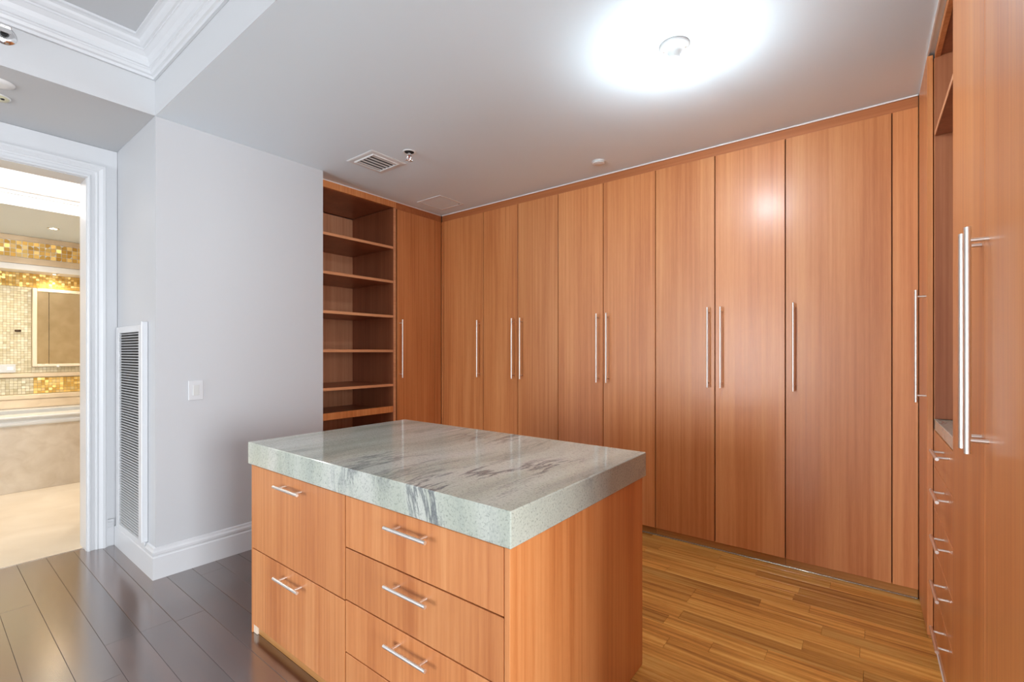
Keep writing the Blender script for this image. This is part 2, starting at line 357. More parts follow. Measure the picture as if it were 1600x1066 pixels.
struct('baseboard_doorway.001', sweep(bm_new(), [[(DX+0.0005+p, -5.39, z) for p, z in bp_prof], [(DX+0.0005+p, OY0-0.12, z) for p, z in bp_prof]]), M['trim'])

# doorway with moulded casing
dr = bpy.data.objects.new('door_1', None); COL.objects.link(dr); dr.location = (DX, (OY0+OY1)/2, 0); dr['kind'] = 'structure'; dr['label'] = 'white moulded casing around the bathroom doorway'
def local(bm, root): bm.transform(Matrix.Translation(-Vector(root.location))); return bm
cprof = [(0.0, 0.0), (0.0, 0.020), (0.006, 0.026), (0.014, 0.026), (0.017, 0.020), (0.024, 0.018), (0.040, 0.018), (0.044, 0.023), (0.050, 0.025), (0.058, 0.022), (0.070, 0.030), (0.078, 0.036), (0.092, 0.036), (0.096, 0.028), (0.104, 0.026), (0.104, 0.0)]
X0 = DX+0.0005
secs = [[(X0+h_, OY0-u, 0.0) for u, h_ in cprof], [(X0+h_, OY0-u, OZ+u) for u, h_ in cprof], [(X0+h_, OY1+u, OZ+u) for u, h_ in cprof], [(X0+h_, OY1+u, 0.0) for u, h_ in cprof]]
obj('door_casing', local(sweep(bm_new(), secs), dr), M['trim'], dr)
b = bm_new()
box(b, X0, X0+0.012, OY1+0.105, WY0-0.0015, 0.188, H-0.002); box(b, X0, X0+0.012, OY0-0.165, OY0-0.105, 0.188, H-0.002); box(b, X0, X0+0.012, OY0-0.105, OY1+0.105, OZ+0.105, H-0.002)
obj('outer_frame', local(b, dr), M['trim'], dr)
b = bm_new(); jt = 0.004
box(b, TW-0.01, X0+0.004, OY1-jt, OY1-0.0003, 0, OZ-0.0003); box(b, TW-0.01, X0+0.004, OY0+0.0003, OY0+jt, 0, OZ-0.0003); box(b, TW-0.01, X0+0.004, OY0+jt, OY1-jt, OZ-jt, OZ-0.0003)
obj('door_jamb', local(b, dr), M['trim'], dr)
obj('threshold', local(box(bm_new(), -4.2965, -4.2925, OY0+jt, OY1-jt, -0.012, 0.002), dr), M['strip'], dr)

# ---------------------------------------------------------------- bathroom
BX = -7.40; BH = -7.12; AP = -6.491; SX = -5.68; SZ = 2.575; BY0, BY1 = -1.1, 2.3
struct('wall_bathroom_back', box(bm_new(), BX-0.1, BX, BY0, BY1, 0, 3.0), M['grout'])
struct('wall_bathroom_left', box(bm_new(), BX-0.1, TW-0.001, BY0-0.1, BY0, 0, 3.0), M['beige_stone'])
struct('wall_bathroom_right', box(bm_new(), BX-0.1, TW-0.6, BY1, BY1+0.1, 0, 3.0), M['beige_stone'])
struct('wall_bathroom_inner', box(bm_new(), TW-0.6, -4.601, 0.85, BY1+0.1, 0, 3.0), M['beige_stone'])
b = bm_new(); box(b, BX-0.1, TW-0.001, BY0-0.1, BY1+0.1, 3.0, 3.1)
struct('ceiling.003', b, M['white'], 'bathroom ceiling')
struct('ceiling.004', box(bm_new(), BX, SX, BY0, BY1, SZ, 2.999), M['ceil'], 'lowered bathroom soffit with downlights')
sp = [(0.0, 2.665), (0.012, 2.668), (0.016, 2.69), (0.03, 2.70), (0.036, 2.73), (0.055, 2.76), (0.06, 2.78), (0.075, 2.80), (0.08, 2.84), (0.11, 2.88), (0.115, 2.91), (0.15, 2.94), (0.155, 2.998), (0.0, 2.998)]
struct('trim_3', sweep(bm_new(), [[(SX+0.001+p, BY0, z) for p, z in sp], [(SX+0.001+p, BY1, z) for p, z in sp]]), M['trim'], 'white bathroom crown moulding')
struct('trim_4', box(bm_new(), SX+0.0005, SX+0.006, BY0, BY1, SZ-0.002, 2.664), M['white'], 'white fascia of the bathroom soffit')
# header over the tub alcove
def tiles(name, parent, mat, x, y0, y1, z0, z1, sz, tilt, proud=0.004, skip=None):
    b = bm_new(); g = sz*0.05; ny = int(round((y1-y0)/sz)); nz = max(1, int(round((z1-z0)/sz))); sy = (y1-y0)/ny; szz = (z1-z0)/nz
    for i in range(ny):
        for k in range(nz):
            ya, yb = y0+i*sy+g, y0+(i+1)*sy-g; za, zb = z0+k*szz+g, z0+(k+1)*szz-g
            if skip and skip((ya+yb)/2, (za+zb)/2): continue
            d = [random.uniform(-tilt, tilt)*sz for _ in range(2)]
            f = []
            for (yy, zz, s, t) in ((ya, za, -1, -1), (yb, za, 1, -1), (yb, zb, 1, 1), (ya, zb, -1, 1)):
                f.append(b.verts.new((x+proud+s*d[0]+t*d[1], yy, zz)))
            r = [b.verts.new((x+0.0005, v.co.y, v.co.z)) for v in f]
            b.faces.new(f)
            for a in range(4): b.faces.new((f[a], r[a], r[(a+1) % 4], f[(a+1) % 4]))
    o = obj(name, b, mat, parent); o['kind'] = 'stuff'
    return o
hd = struct('wall_bathroom_header', box(bm_new(), BX+0.001, BH, BY0, BY1, 2.217, SZ-0.001), M['white'], 'bathroom header with a gold mosaic frieze')
obj('fascia_board', box(bm_new(), BH+0.001, BH+0.012, BY0, BY1, 2.214, 2.275, 0.002), M['white'], hd)
obj('stone_band', box(bm_new(), BH+0.001, BH+0.016, BY0, BY1, 2.279, 2.345, 0.003), M['beige_stone'], hd)
obj('stone_band', box(bm_new(), BH+0.001, BH+0.020, BY0, BY1, 2.522, SZ-0.002, 0.003), M['beige_stone'], hd)
tiles('gold_frieze', hd, M['gold_tile'], BH, 0.3, 1.6, 2.347, 2.520, 0.043, 0.10)
bw = bpy.data.objects['wall_bathroom_back']
MY0, MY1, MZ0, MZ1 = 0.838, 1.75, 1.182, 2.055
tiles('gold_mosaic', bw, M['gold_tile'], BX, 0.3, 1.7, MZ1+0.01, 2.216, 0.026, 0.08)
tiles('pale_mosaic', bw, M['pale_tile'], BX, 0.3, MY0-0.006, 1.118, MZ1+0.008, 0.026, 0.08)
tiles('pale_mosaic', bw, M['pale_tile'], BX, MY0-0.004, 1.7, 1.118, MZ0-0.004, 0.03, 0.08)
tiles('mosaic_band', bw, M['gold_tile'], BX, 0.85, 1.7, 0.884, 1.060, 0.03, 0.08)
tiles('mosaic_band', bw, M['pale_tile'], BX, 0.3, 0.85, 0.884, 1.060, 0.03, 0.12)
obj('stone_rail', box(bm_new(), BX+0.0005, BX+0.022, BY0, BY1, 1.066, 1.112, 0.006), M['beige_stone'], bw)
obj('stone_rail', box(bm_new(), BX+0.0005, BX+0.026, BY0, BY1, 0.826, 0.878, 0.006), M['beige_stone'], bw)
obj('stone_splashback', box(bm_new(), BX+0.0005, BX+0.016, BY0, BY1, 0.728, 0.824, 0.002), M['beige_stone'], bw)
# mirror
mr_ = thing('wall_mirror', 'cream framed mirror set in the bathroom mosaic wall, seen through the doorway', 'mirror', (BX, (MY0+MY1)/2, MZ0))
def lb(root, *a, bev=0.0):
    b = box(bm_new(), *a, bev); b.transform(root.matrix_basis.inverted() if False else Matrix.Translation(-Vector(root.location))); return b
b = bm_new(); fw = 0.036
box(b, BX+0.001, BX+0.045, MY0, MY0+fw, MZ0, MZ1, 0.004); box(b, BX+0.001, BX+0.045, MY1-fw, MY1, MZ0, MZ1, 0.004)
box(b, BX+0.001, BX+0.045, MY0+fw, MY1-fw, MZ0, MZ0+0.030, 0.004); box(b, BX+0.001, BX+0.045, MY0+fw, MY1-fw, MZ1-0.034, MZ1, 0.004)
obj('frame', local(b, mr_), M['glass_frame'], mr_)
obj('backing', lb(mr_, BX+0.0042, BX+0.0055, MY0+fw+0.001, MY1-fw-0.001, MZ0+0.031, MZ1-0.035), M['dark_shade'], mr_)
obj('mirror_pane', lb(mr_, BX+0.006, BX+0.014, MY0+fw+0.001, 0.9705, MZ0+0.031, MZ1-0.035), M['mirror'], mr_)
obj('mirror_pane', lb(mr_, BX+0.006, BX+0.014, 0.9745, MY1-fw-0.001, MZ0+0.031, MZ1-0.035), M['mirror'], mr_)
obj('latch', local(cyl(bm_new(), (BX+0.046, 1.04, MZ0+0.005), (BX+0.062, 1.04, MZ0+0.005), 0.012, 16), mr_), M['white'], mr_)
kn = thing('towel_hook', 'small dark knob on the pale bathroom mosaic left of the mirror', 'hook', (BX+0.006, 0.727, 1.578))
obj('stem', cyl(bm_new(), (0, 0, 0), (0.03, 0, 0), 0.006), M['chrome'], kn)
b = cyl(bm_new(), (0.03, -0.025, 0), (0.03, 0.025, 0), 0.012, 16, bev=0.003); obj('knob', b, plain('bronze', (0.10, 0.07, 0.05), 0.3, metal=0.8), kn)
pn = thing('wall_control_plate', 'pale rectangular control plate low on the bathroom mosaic', 'switch', (BX+0.006, 0.655, 1.168))
obj('plate', box(bm_new(), 0, 0.008, -0.075, 0.058, -0.045, 0.045, 0.002), M['porcelain'], pn)
obj('button', box(bm_new(), 0.008, 0.012, -0.01, 0.04, -0.02, 0.02, 0.001), M['white'], pn)
# tub surround
tb = thing('bathtub_surround', 'beige stone bathtub apron with white rim beyond the doorway', 'bathtub', ((AP+BX)/2, 0.6, 0))
b = box(bm_new(), AP-0.03, AP, BY0+0.01, BY1-0.01, 0.001, 0.636); obj('apron', local(b, tb), M['apron'], tb)
rp = [(0, 0.637), (0.016, 0.637), (0.022, 0.650), (0.022, 0.668), (0.012, 0.674), (0.008, 0.690), (0.010, 0.700), (0.026, 0.706), (0.030, 0.720), (0.024, 0.727), (-0.26, 0.727), (-0.26, 0.66)]
b = sweep(bm_new(), [[(AP-0.001+p, BY0+0.01, z) for p, z in rp], [(AP-0.001+p, BY1-0.01, z) for p, z in rp]]); obj('rim', local(b, tb), M['porcelain'], tb)
b = box(bm_new(), BX+0.027, AP-0.70, BY0+0.01, BY1-0.01, 0.65, 0.727, 0.002); obj('deck', local(b, tb), M['porcelain'], tb)
b = box(bm_new(), AP-0.699, AP-0.262, BY0+0.01, BY1-0.01, 0.24, 0.28, 0.002)
box(b, AP-0.70, AP-0.66, BY0+0.01, BY1-0.01, 0.28, 0.649); box(b, AP-0.30, AP-0.262, BY0+0.01, BY1-0.01, 0.28, 0.655)
obj('basin', local(b, tb), M['porcelain'], tb)
def downlight(name, x, y, z, label, r=0.045):
    t = thing(name, label, 'downlight', (x, y, z))
    obj('trim_ring', lathe(bm_new(), 0, 0, [(r, -0.0005), (r, -0.004), (r*0.78, -0.006), (r*0.74, -0.003), (r*0.74, -0.0005)]), M['chrome'], t)
    obj('lens', lathe(bm_new(), 0, 0, [(0, -0.003), (r*0.55, -0.003), (r*0.6, -0.001)]), M['spotlens'], t)
downlight('recessed_downlight', -6.45, 0.88, SZ, 'lit recessed downlight in the lowered bathroom soffit')
downlight('recessed_downlight', -7.26, 1.00, 2.217, 'lit recessed downlight under the gold mosaic header', 0.03)
for n in ('bathroom_downlight_a',): bpy.data.objects[n].location = (-6.45, 0.88, SZ-0.012)
bpy.data.objects['niche_downlight_a'].location = (-7.26, 1.0, 2.205)

# ---------------------------------------------------------------- handles
def bar_handle(parent, c, axis, out, L, R=0.007, so=0.035, inset=0.032, name='handle'):
    """c: centre on the door face (parent-local), axis: bar direction, out: outward normal"""
    c = Vector(c); a = Vector(axis); o_ = Vector(out); b = bm_new()
    p = c+o_*so
    cyl(b, p-a*L/2, p+a*L/2, R, 20)
    for s in (-1, 1):
        q = c+a*s*(L/2-inset); cyl(b, q, q+o_*(so-R*0.5), R*0.72, 14)
    pl = Vector(parent.location)
    b.transform(Matrix.Translation(-pl))
    h = obj(name, b, M['steel'], parent, origin=c-pl)
    return h

# ---------------------------------------------------------------- back wall wardrobes
G = 0.003
DZ0, DZ1 = 0.055, 2.682
def wardrobe(x0, x1, doors, label, filler=None):
    cx = (x0+x1)/2
    t = thing('wardrobe', label, 'wardrobe', (cx, CY, 0), 0, 'tall wardrobes along the back wall')
    part_box('body', t, M['dark_gap'], x0+0.001-cx, x1-0.001-cx, 0.023, 0.60, DZ0, DZ1-0.001, 0)
    part_box('toe_kick', t, M['kick_wood'], x0+0.0008-cx, x1-0.0008-cx, 0.018, 0.040, 0.0002, DZ0-0.001, 0.0005)
    for a, c, hx in doors:
        d = part_box('door', t, M['wood'], a+G-cx, c-G-cx, 0.0, 0.021, DZ0, DZ1, 0.0012)
        bar_handle(d, (hx-cx, 0, 1.379), (0, 0, 1), (0, -1, 0), 0.545, R=0.0065, so=0.040)
    if filler:
        part_box('filler_panel', t, M['wood'], filler[0]+G*0.6-cx, filler[1]-0.001-cx, 0.0, 0.021, DZ0, DZ1, 0.0008)
    return t
wardrobe(-3.523, -2.951, [(-3.494, -2.951, -2.997)], 'leftmost wardrobe of the back wall, single door beside the inner corner', filler=(-3.523, -3.494))
wardrobe(-2.951, -2.111, [(-2.951, -2.538, -2.578), (-2.538, -2.111, -2.486)], 'second wardrobe from the left on the back wall, narrow double doors')
wardrobe(-2.111, -1.270, [(-2.111, -1.692, -1.732), (-1.692, -1.270, -1.647)], 'third wardrobe from the left, double doors behind the marble island')
wardrobe(-1.270, -0.439, [(-1.270, -0.856, -0.895), (-0.856, -0.439, -0.812)], 'fourth wardrobe from the left, double doors catching the lamp reflection')
wardrobe(-0.439, 0.191, [(-0.439, 0.080, -0.392)], 'rightmost back wall wardrobe with one wide door and corner filler', filler=(0.080, 0.191))
struct('trim_5', box(bm_new(), CX0+0.001, 0.191, CY+0.010, CY+0.03, DZ1+0.002, H-0.001, 0.0006), M['valance'], 'wood valance above the back wardrobes')
struct('trim_6', box(bm_new(), CX0+0.006, 0.19, CY+0.0005, CY+0.0055, H-0.008, H-0.0008), M['caulk'], 'pale caulk line along the ceiling')
struct('trim_7', box(bm_new(), CX0+0.03, 0.188, CY+0.0035, CY+0.0165, 0.0005, 0.006, 0.001), M['strip'], 'thin metal strip on the floor at the wardrobes')

# ---------------------------------------------------------------- left run: bookcase and tall cabinet
bc = thing('bookcase', 'tall built-in open wooden bookcase beside the white wall', 'bookcase', (CX0, 2.39, 0))
BY_0, BY_1 = 1.985, 2.785; bx1 = -4.185
def bpart(name, mat, x0, x1, y0, y1, z0, z1, bev=0.0008):
    return part_box(name, bc, mat, x0-CX0, x1-CX0, y0-2.39, y1-2.39, z0, z1, bev)
bpart('side_panel', M['shaded_shelf_wood'], bx1, CX0, BY_0, BY_0+0.022, 0.001, H-0.012)
bpart('side_panel', M['shaded_shelf_wood'], bx1, CX0, 2.752, 2.781, 0.001, H-0.065)
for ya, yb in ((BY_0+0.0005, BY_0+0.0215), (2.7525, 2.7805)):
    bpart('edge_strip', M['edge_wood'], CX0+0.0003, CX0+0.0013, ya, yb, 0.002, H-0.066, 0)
bpart('back_panel', M['lit_back_wood'], bx1, bx1+0.012, BY_0+0.023, 2.751, 0.05, H-0.07, 0)
bpart('top_panel', M['shaded_shelf_wood'], bx1+0.013, CX0-0.024, BY_0+0.023, 2.751, 2.688, 2.71, 0)
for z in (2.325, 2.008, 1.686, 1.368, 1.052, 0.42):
    s = bpart('shelf', M['shaded_shelf_wood'], bx1+0.013, CX0-0.004, BY_0+0.023, 2.7515, z-0.022, z, 0.0004)
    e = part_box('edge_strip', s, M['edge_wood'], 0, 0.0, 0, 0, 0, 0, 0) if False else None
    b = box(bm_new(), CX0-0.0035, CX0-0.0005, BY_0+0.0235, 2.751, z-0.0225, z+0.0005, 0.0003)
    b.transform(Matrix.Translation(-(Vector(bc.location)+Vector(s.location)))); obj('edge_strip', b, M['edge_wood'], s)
s = bpart('pull_out_tray', M['shaded_shelf_wood'], bx1+0.013, CX0-0.021, BY_0+0.023, 2.7515, 0.800, 0.815, 0.0004)
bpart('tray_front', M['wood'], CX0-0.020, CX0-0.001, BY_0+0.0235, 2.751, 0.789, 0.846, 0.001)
bpart('base_panel', M['shaded_shelf_wood'], bx1+0.013, CX0-0.004, BY_0+0.023, 2.7515, 0.06, 0.082)
bpart('toe_kick', M['kick_wood'], CX0-0.04, CX0-0.02, BY_0+0.023, 2.7515, 0.001, 0.059)
bpart('top_rail', M['wood'], CX0-0.023, CX0, BY_0+0.0225, 2.783, 2.689, H-0.0075, 0.0008)
tc_ = thing('tall_cabinet', 'narrow tall wooden cabinet between the bookcase and the inner corner', 'cabinet', (CX0, 3.07, 0))
def tpart(name, mat, x0, x1, y0, y1, z0, z1, bev=0.0008): return part_box(name, tc_, mat, x0-CX0, x1-CX0, y0-3.07, y1-3.07, z0, z1, bev)
tpart('body', M['dark_gap'], bx1, CX0-0.023, 2.786, 3.382, 0.055, H-0.07, 0)
tpart('toe_kick', M['kick_wood'], CX0-0.04, CX0-0.018, 2.787, 3.355, 0.001, 0.054)
d = tpart('door', M['wood'], CX0-0.021, CX0, 2.797, 3.268, 0.055, 2.682, 0.0012)
b = bm_new(); hy = 2.828
cyl(b, (CX0+0.04, hy, 1.379-0.2725), (CX0+0.04, hy, 1.379+0.2725), 0.0065, 20)
for s in (-1, 1): cyl(b, (CX0, hy, 1.379+s*0.24), (CX0+0.037, hy, 1.379+s*0.24), 0.0047, 14)
b.transform(Matrix.Translation(-(Vector(tc_.location)+Vector(d.location)))); obj('handle', b, M['steel'], d)
tpart('filler_panel', M['wood'], CX0-0.021, CX0-0.0005, 3.272, 3.3595, 0.055, 2.682, 0.0006)
struct('trim_8', box(bm_new(), CX0-0.03, CX0-0.006, 2.7845, CY+0.005, 2.684, H-0.001, 0.0006), M['valance'], 'wood valance above the narrow tall cabinet')
struct('trim_9', box(bm_new(), CX0-0.0055, CX0+0.0005, 1.98, CY-0.001, H-0.007, H-0.0008), M['caulk'], 'pale caulk line above the bookcase')

# ---------------------------------------------------------------- island
IX0, IX1, IY0, IY1 = -2.380, -0.778, 0.9986, 1.9504; CT, CB = 0.916, 0.8120
o_ = 0.012; ax0, ax1, ay0, ay1 = IX0+o_, IX1-o_, IY0+o_, IY1-o_
ic = ((ax0+ax1)/2, (ay0+ay1)/2)
isl = thing('island_cabinet', 'wooden island drawer cabinet standing in the middle of the closet', 'cabinet', (ic[0], ic[1], 0))
def ip(name, mat, x0, x1, y0, y1, z0, z1, bev=0.001): return part_box(name, isl, mat, x0-ic[0], x1-ic[0], y0-ic[1], y1-ic[1], z0, z1, bev)
ip('body', M['dark_gap'], ax0+0.021, ax1-0.021, ay0+0.024, ay1-0.02, 0.045, CB-0.003, 0)
ip('side_panel', M['wood'], ax1-0.020, ax1, ay0, ay1, 0.001, CB-0.004, 0.0012)
ip('side_panel', M['wood'], ax0, ax0+0.009, ay0, ay1, 0.001, CB-0.004, 0.001)
ip('back_panel', M['wood'], ax0+0.0095, ax1-0.0205, ay1-0.019, ay1, 0.001, CB-0.004, 0.001)
ip('toe_kick', M['kick_wood'], ax0+0.045, ax1-0.0205, ay0+0.014, ay0+0.0235, 0.001, 0.044, 0.0005)
ip('toe_block', M['cream'], ax0+0.0095, ax0+0.044, ay0+0.006, ay0+0.0235, 0.001, 0.044, 0.0005)['label'] = 'cream unfinished block at the lower left corner'
SEAM = -1.581
def drawer(x0, x1, z0, z1):
    d = ip('drawer', M['wood'], x0, x1, ay0, ay0+0.021, z0, z1, 0.0014)
    cxx = (x0+x1)/2-ic[0]; cz = z1-0.046
    b = bm_new(); L = 0.206; y = ay0-ic[1]
    cyl(b, (cxx-L/2, y-0.037, cz), (cxx+L/2, y-0.037, cz), 0.0062, 18)
    for s in (-1, 1): cyl(b, (cxx+s*(L/2-0.036), y, cz), (cxx+s*(L/2-0.036), y-0.034, cz), 0.0048, 14)
    b.transform(Matrix.Translation(-Vector(d.location))); obj('handle', b, M['steel'], d)
g = 0.0025
drawer(ax0+0.010, SEAM-g, 0.408+g, CB-0.006); drawer(ax0+0.010, SEAM-g, 0.045, 0.408-g)
for z0, z1 in ((0.611, CB-0.006+g), (0.413, 0.611), (0.215, 0.413), (0.045-g, 0.215)):
    drawer(SEAM+g, ax1-0.0225, z0+g, z1-g)
ct = obj('island_countertop', box(bm_new(), IX0, IX1, IY0, IY1, CB, CT, 0.003), M['counter'], origin=(ic[0], ic[1], CB))
tag(ct, 'thick grey green veined stone countertop on the wooden island', 'countertop')

# ---------------------------------------------------------------- right run (very slightly out of square with the room)
RA = 0.0114; RX, RY = 0.193, 3.36
def rworld(x, y): return (RX+x*math.cos(RA)-y*math.sin(RA), RY+x*math.sin(RA)+y*math.cos(RA))
def rthing(name, label, cat, yc):
    X_, Y_ = rworld(0, yc); return thing(name, label, cat, (X_, Y_, 0), RA)
def rp_(t, yc, name, mat, x0, x1, y0, y1, z0, z1, bev=0.0008): return part_box(name, t, mat, x0, x1, y0-yc, y1-yc, z0, z1, bev)
DP = 0.62
yc = -0.21; t = rthing('tall_cabinet', 'tall wooden side cabinet in the right inner corner, one steel handle', 'cabinet', yc)
rp_(t, yc, 'body', M['wood'], 0.0245, DP, -0.423, -0.002, 0.04, H-0.03, 0)
rp_(t, yc, 'toe_kick', M['kick_wood'], 0.004, 0.04, -0.4205, -0.02, 0.001, 0.0155)
d = rp_(t, yc, 'door', M['wood'], 0, 0.021, -0.421, -0.004, 0.017, H-0.010, 0.0012)
def rhandle(d, yloc, z=1.377):
    b = bm_new()
    cyl(b, (-0.036, yloc, z-0.2725), (-0.036, yloc, z+0.2725), 0.007, 20)
    for s in (-1, 1): cyl(b, (0, yloc, z+s*0.240), (-0.033, yloc, z+s*0.240), 0.005, 14)
    b.transform(Matrix.Translation(-Vector(d.location))); obj('handle', b, M['steel'], d)
rhandle(d, -0.36-yc)
# drawer base
yc = -0.829; t = rthing('drawer_cabinet', 'built-in wooden drawer cabinet under a stone top at the right', 'cabinet', yc)
rp_(t, yc, 'body', M['dark_gap'], 0.044, DP, -1.233, -0.426, 0.055, 0.985, 0)
rp_(t, yc, 'side_panel', M['edge_wood'], 0.026, 0.043, -0.4345, -0.4255, 0.001, 0.985, 0.0005)
rp_(t, yc, 'toe_kick', M['edge_wood'], 0.026, 0.0435, -1.232, -0.436, 0.001, 0.053, 0.0005)
rp_(t, yc, 'floor_strip', M['caulk'], 0.021, 0.0255, -1.232, -0.426, 0.0005, 0.005, 0.0005)
zs = [0.985, 0.820, 0.630, 0.440, 0.250, 0.056]
for z1, z0 in zip(zs, zs[1:]):
    d = rp_(t, yc, 'drawer', M['wood'], 0.022, 0.043, -1.232, -0.4365, z0+0.003, z1-0.001, 0.0016)
    b = bm_new(); cz = z1-0.045; L = 0.206; ym = -0.86-yc
    cyl(b, (-0.015, ym-L/2, cz), (-0.015, ym+L/2, cz), 0.0062, 18)
    for s in (-1, 1): cyl(b, (0.022, ym+s*(L/2-0.036), cz), (-0.012, ym+s*(L/2-0.036), cz), 0.0048, 14)
    b.transform(Matrix.Translation(-Vector(d.location))); obj('handle', b, M['steel'], d)
X_, Y_ = rworld(0, yc)
wt = obj('stone_worktop', box(bm_new(), 0.024, DP, -1.2325-yc, -0.4265-yc, 0, 0.048, 0.002), M['counter'])
wt.location = (X_, Y_, 0.988); wt.rotation_euler = (0, 0, RA)
tag(wt, 'small grey stone worktop on the built-in drawers at the right', 'countertop')
t = rthing('open_shelf_unit', 'open wooden upper shelving above the right stone worktop', 'shelves', yc)
rp_(t, yc, 'side_panel', M['shaded_shelf_wood'], 0.026, DP, -0.4395, -0.426, 1.038, H-0.004, 0.0006)
rp_(t, yc, 'side_panel', M['shaded_shelf_wood'], 0.026, DP, -1.2325, -1.219, 1.038, H-0.004, 0.0006)
rp_(t, yc, 'back_panel', M['shaded_shelf_wood'], DP-0.012, DP, -1.2185, -0.440, 1.038, H-0.004, 0)
rp_(t, yc, 'top_panel', M['shaded_shelf_wood'], 0.046, DP-0.013, -1.2185, -0.440, H-0.03, H-0.008, 0)
rp_(t, yc, 'top_rail', M['wood'], 0.026, 0.045, -1.2185, -0.440, H-0.036, H-0.004, 0.0006)
sh = rp_(t, yc, 'shelf', M['shaded_shelf_wood'], 0.028, DP-0.013, -1.2185, -0.440, 2.352, 2.372, 0.0004)
b = box(bm_new(), 0.0245, 0.0275, -1.2185-yc, -0.440-yc, 2.351, 2.3725, 0.0003); b.transform(Matrix.Translation(-Vector(sh.location))); obj('edge_strip', b, M['edge_wood'], sh)
b = lathe(bm_new(), 0.115, -0.53-yc, [(0.030, 2.3515), (0.030, 2.346), (0.022, 2.342), (0.020, 2.347), (0.020, 2.3515)], 28)
b.transform(Matrix.Translation(-Vector(sh.location))); obj('puck_light', b, M['chrome'], sh)['label'] = 'small chrome puck light ring under the shelf'
# near wardrobe
yc = -1.76; t = rthing('wardrobe', 'tall wooden wardrobe nearest the camera at the right edge, pair of long handles', 'wardrobe', yc)
rp_(t, yc, 'body', M['dark_gap'], 0.023, DP, -2.285, -1.237, 0.055, H-0.07, 0)
rp_(t, yc, 'toe_kick', M['kick_wood'], 0.02, 0.0225, -2.284, -1.238, 0.001, 0.054)
rp_(t, yc, 'side_panel', M['wood'], 0.023, DP, -2.306, -2.286, 0.001, H-0.002)
rp_(t, yc, 'top_rail', M['wood'], 0.006, 0.0225, -2.284, -1.238, H-0.067, H-0.002)
d1 = rp_(t, yc, 'door', M['wood'], 0, 0.021, -1.7565, -1.2365, 0.055, H-0.070, 0.0014)
d2 = rp_(t, yc, 'door', M['wood'], 0, 0.021, -2.285, -1.7605, 0.055, H-0.070, 0.0014)
rhandle(d1, -1.718-yc); rhandle(d2, -1.800-yc)
# caulk line above the right run
b = box(bm_new(), 0.0, 0.006, -2.28, -0.004, H-0.008, H-0.0008)
o = struct('trim_10', b, M['caulk'], 'pale caulk line above the right cabinets'); o.location = (RX, RY, 0); o.rotation_euler = (0, 0, RA)

# ---------------------------------------------------------------- ceiling and wall fittings
lx, ly = -0.722, 2.146
la = thing('ceiling_lamp', 'bare lit bulb in a white porcelain ceiling lampholder', 'lamp', (lx, ly, H))
b = lathe(bm_new(), 0, 0, [(0.0, -0.0006), (0.066, -0.0006), (0.066, -0.005), (0.062, -0.010), (0.052, -0.016), (0.036, -0.024), (0.026, -0.034), (0.0235, -0.050), (0.0235, -0.062), (0.019, -0.064), (0.0, -0.064)], 48)
obj('lampholder', b, M['porcelain'], la)
for s in (-1, 1): obj('screw', cyl(bm_new(), (s*0.046, 0.012*s, -0.0165), (s*0.046, 0.012*s, -0.022), 0.0035, 12), M['steel'], la)
b = lathe(bm_new(), 0, 0, [(0.0125, -0.0645), (0.0125, -0.076), (0.014, -0.080)], 32); obj('bulb_cap', b, M['steel'], la)
b = lathe(bm_new(), 0, 0, [(0.014, -0.0805), (0.018, -0.090), (0.026, -0.106), (0.0325, -0.124), (0.0325, -0.134)], 40)
obj('bulb_neck', b, M['bulb_neck'], la)
b = lathe(bm_new(), 0, 0, [(0.0315, -0.1345), (0.0315, -0.137), (0.028, -0.150), (0.019, -0.160), (0.008, -0.165), (0.0, -0.166)], 40)
obj('bulb', b, M['bulb'], la)
# air vent
vx0, vx1, vy0, vy1 = -3.062, -2.752, 1.968, 2.272; vcx, vcy = (vx0+vx1)/2, (vy0+vy1)/2
v = thing('ceiling_vent', 'square white louvred air vent in the closet ceiling', 'vent', (vcx, vcy, H))
a = 0.153; i = 0.105
b = bm_new()
prof = [(a, -0.0006), (a, -0.003), (a-0.012, -0.006), (i+0.012, -0.006), (i+0.006, -0.012), (i, -0.012), (i, -0.0008)]
def sqring(b, prof, ox=0, oy=0):
    rings = [[b.verts.new((ox+sx*r, oy+sy*r, z)) for sx, sy in ((-1, -1), (1, -1), (1, 1), (-1, 1))] for r, z in prof]
    for p, q in zip(rings, rings[1:]):
        for k in range(4): b.faces.new((p[k], p[(k+1) % 4], q[(k+1) % 4], q[k]))
    bmesh.ops.recalc_face_normals(b, faces=b.faces)
sqring(b, prof); obj('frame', b, M['white'], v)
obj('dark_shade', box(bm_new(), -i+0.001, i-0.001, -i+0.001, i-0.001, -0.0015, -0.0006), M['black'], v)  # flat black sheet painting the darkness behind the vent blades
blades = [0.016+0.041*k for k in range(5)]
for k, bx_ in enumerate(blades):
    b = bm_new(); wv = 0.0095; ang = 0.0
    dx, dz = wv*math.cos(ang), wv*math.sin(ang)
    pts = [(-dx, -0.009-dz), (dx, -0.009+dz), (dx, -0.0062+dz), (-dx, -0.0062-dz)]
    sweep(b, [[(px, -i+0.001, pz) for px, pz in pts], [(px, i-0.001, pz) for px, pz in pts]])
    o = obj('louvre_blade', b, M['white'], v); o.location = (-i+bx_+0.008, 0, 0)
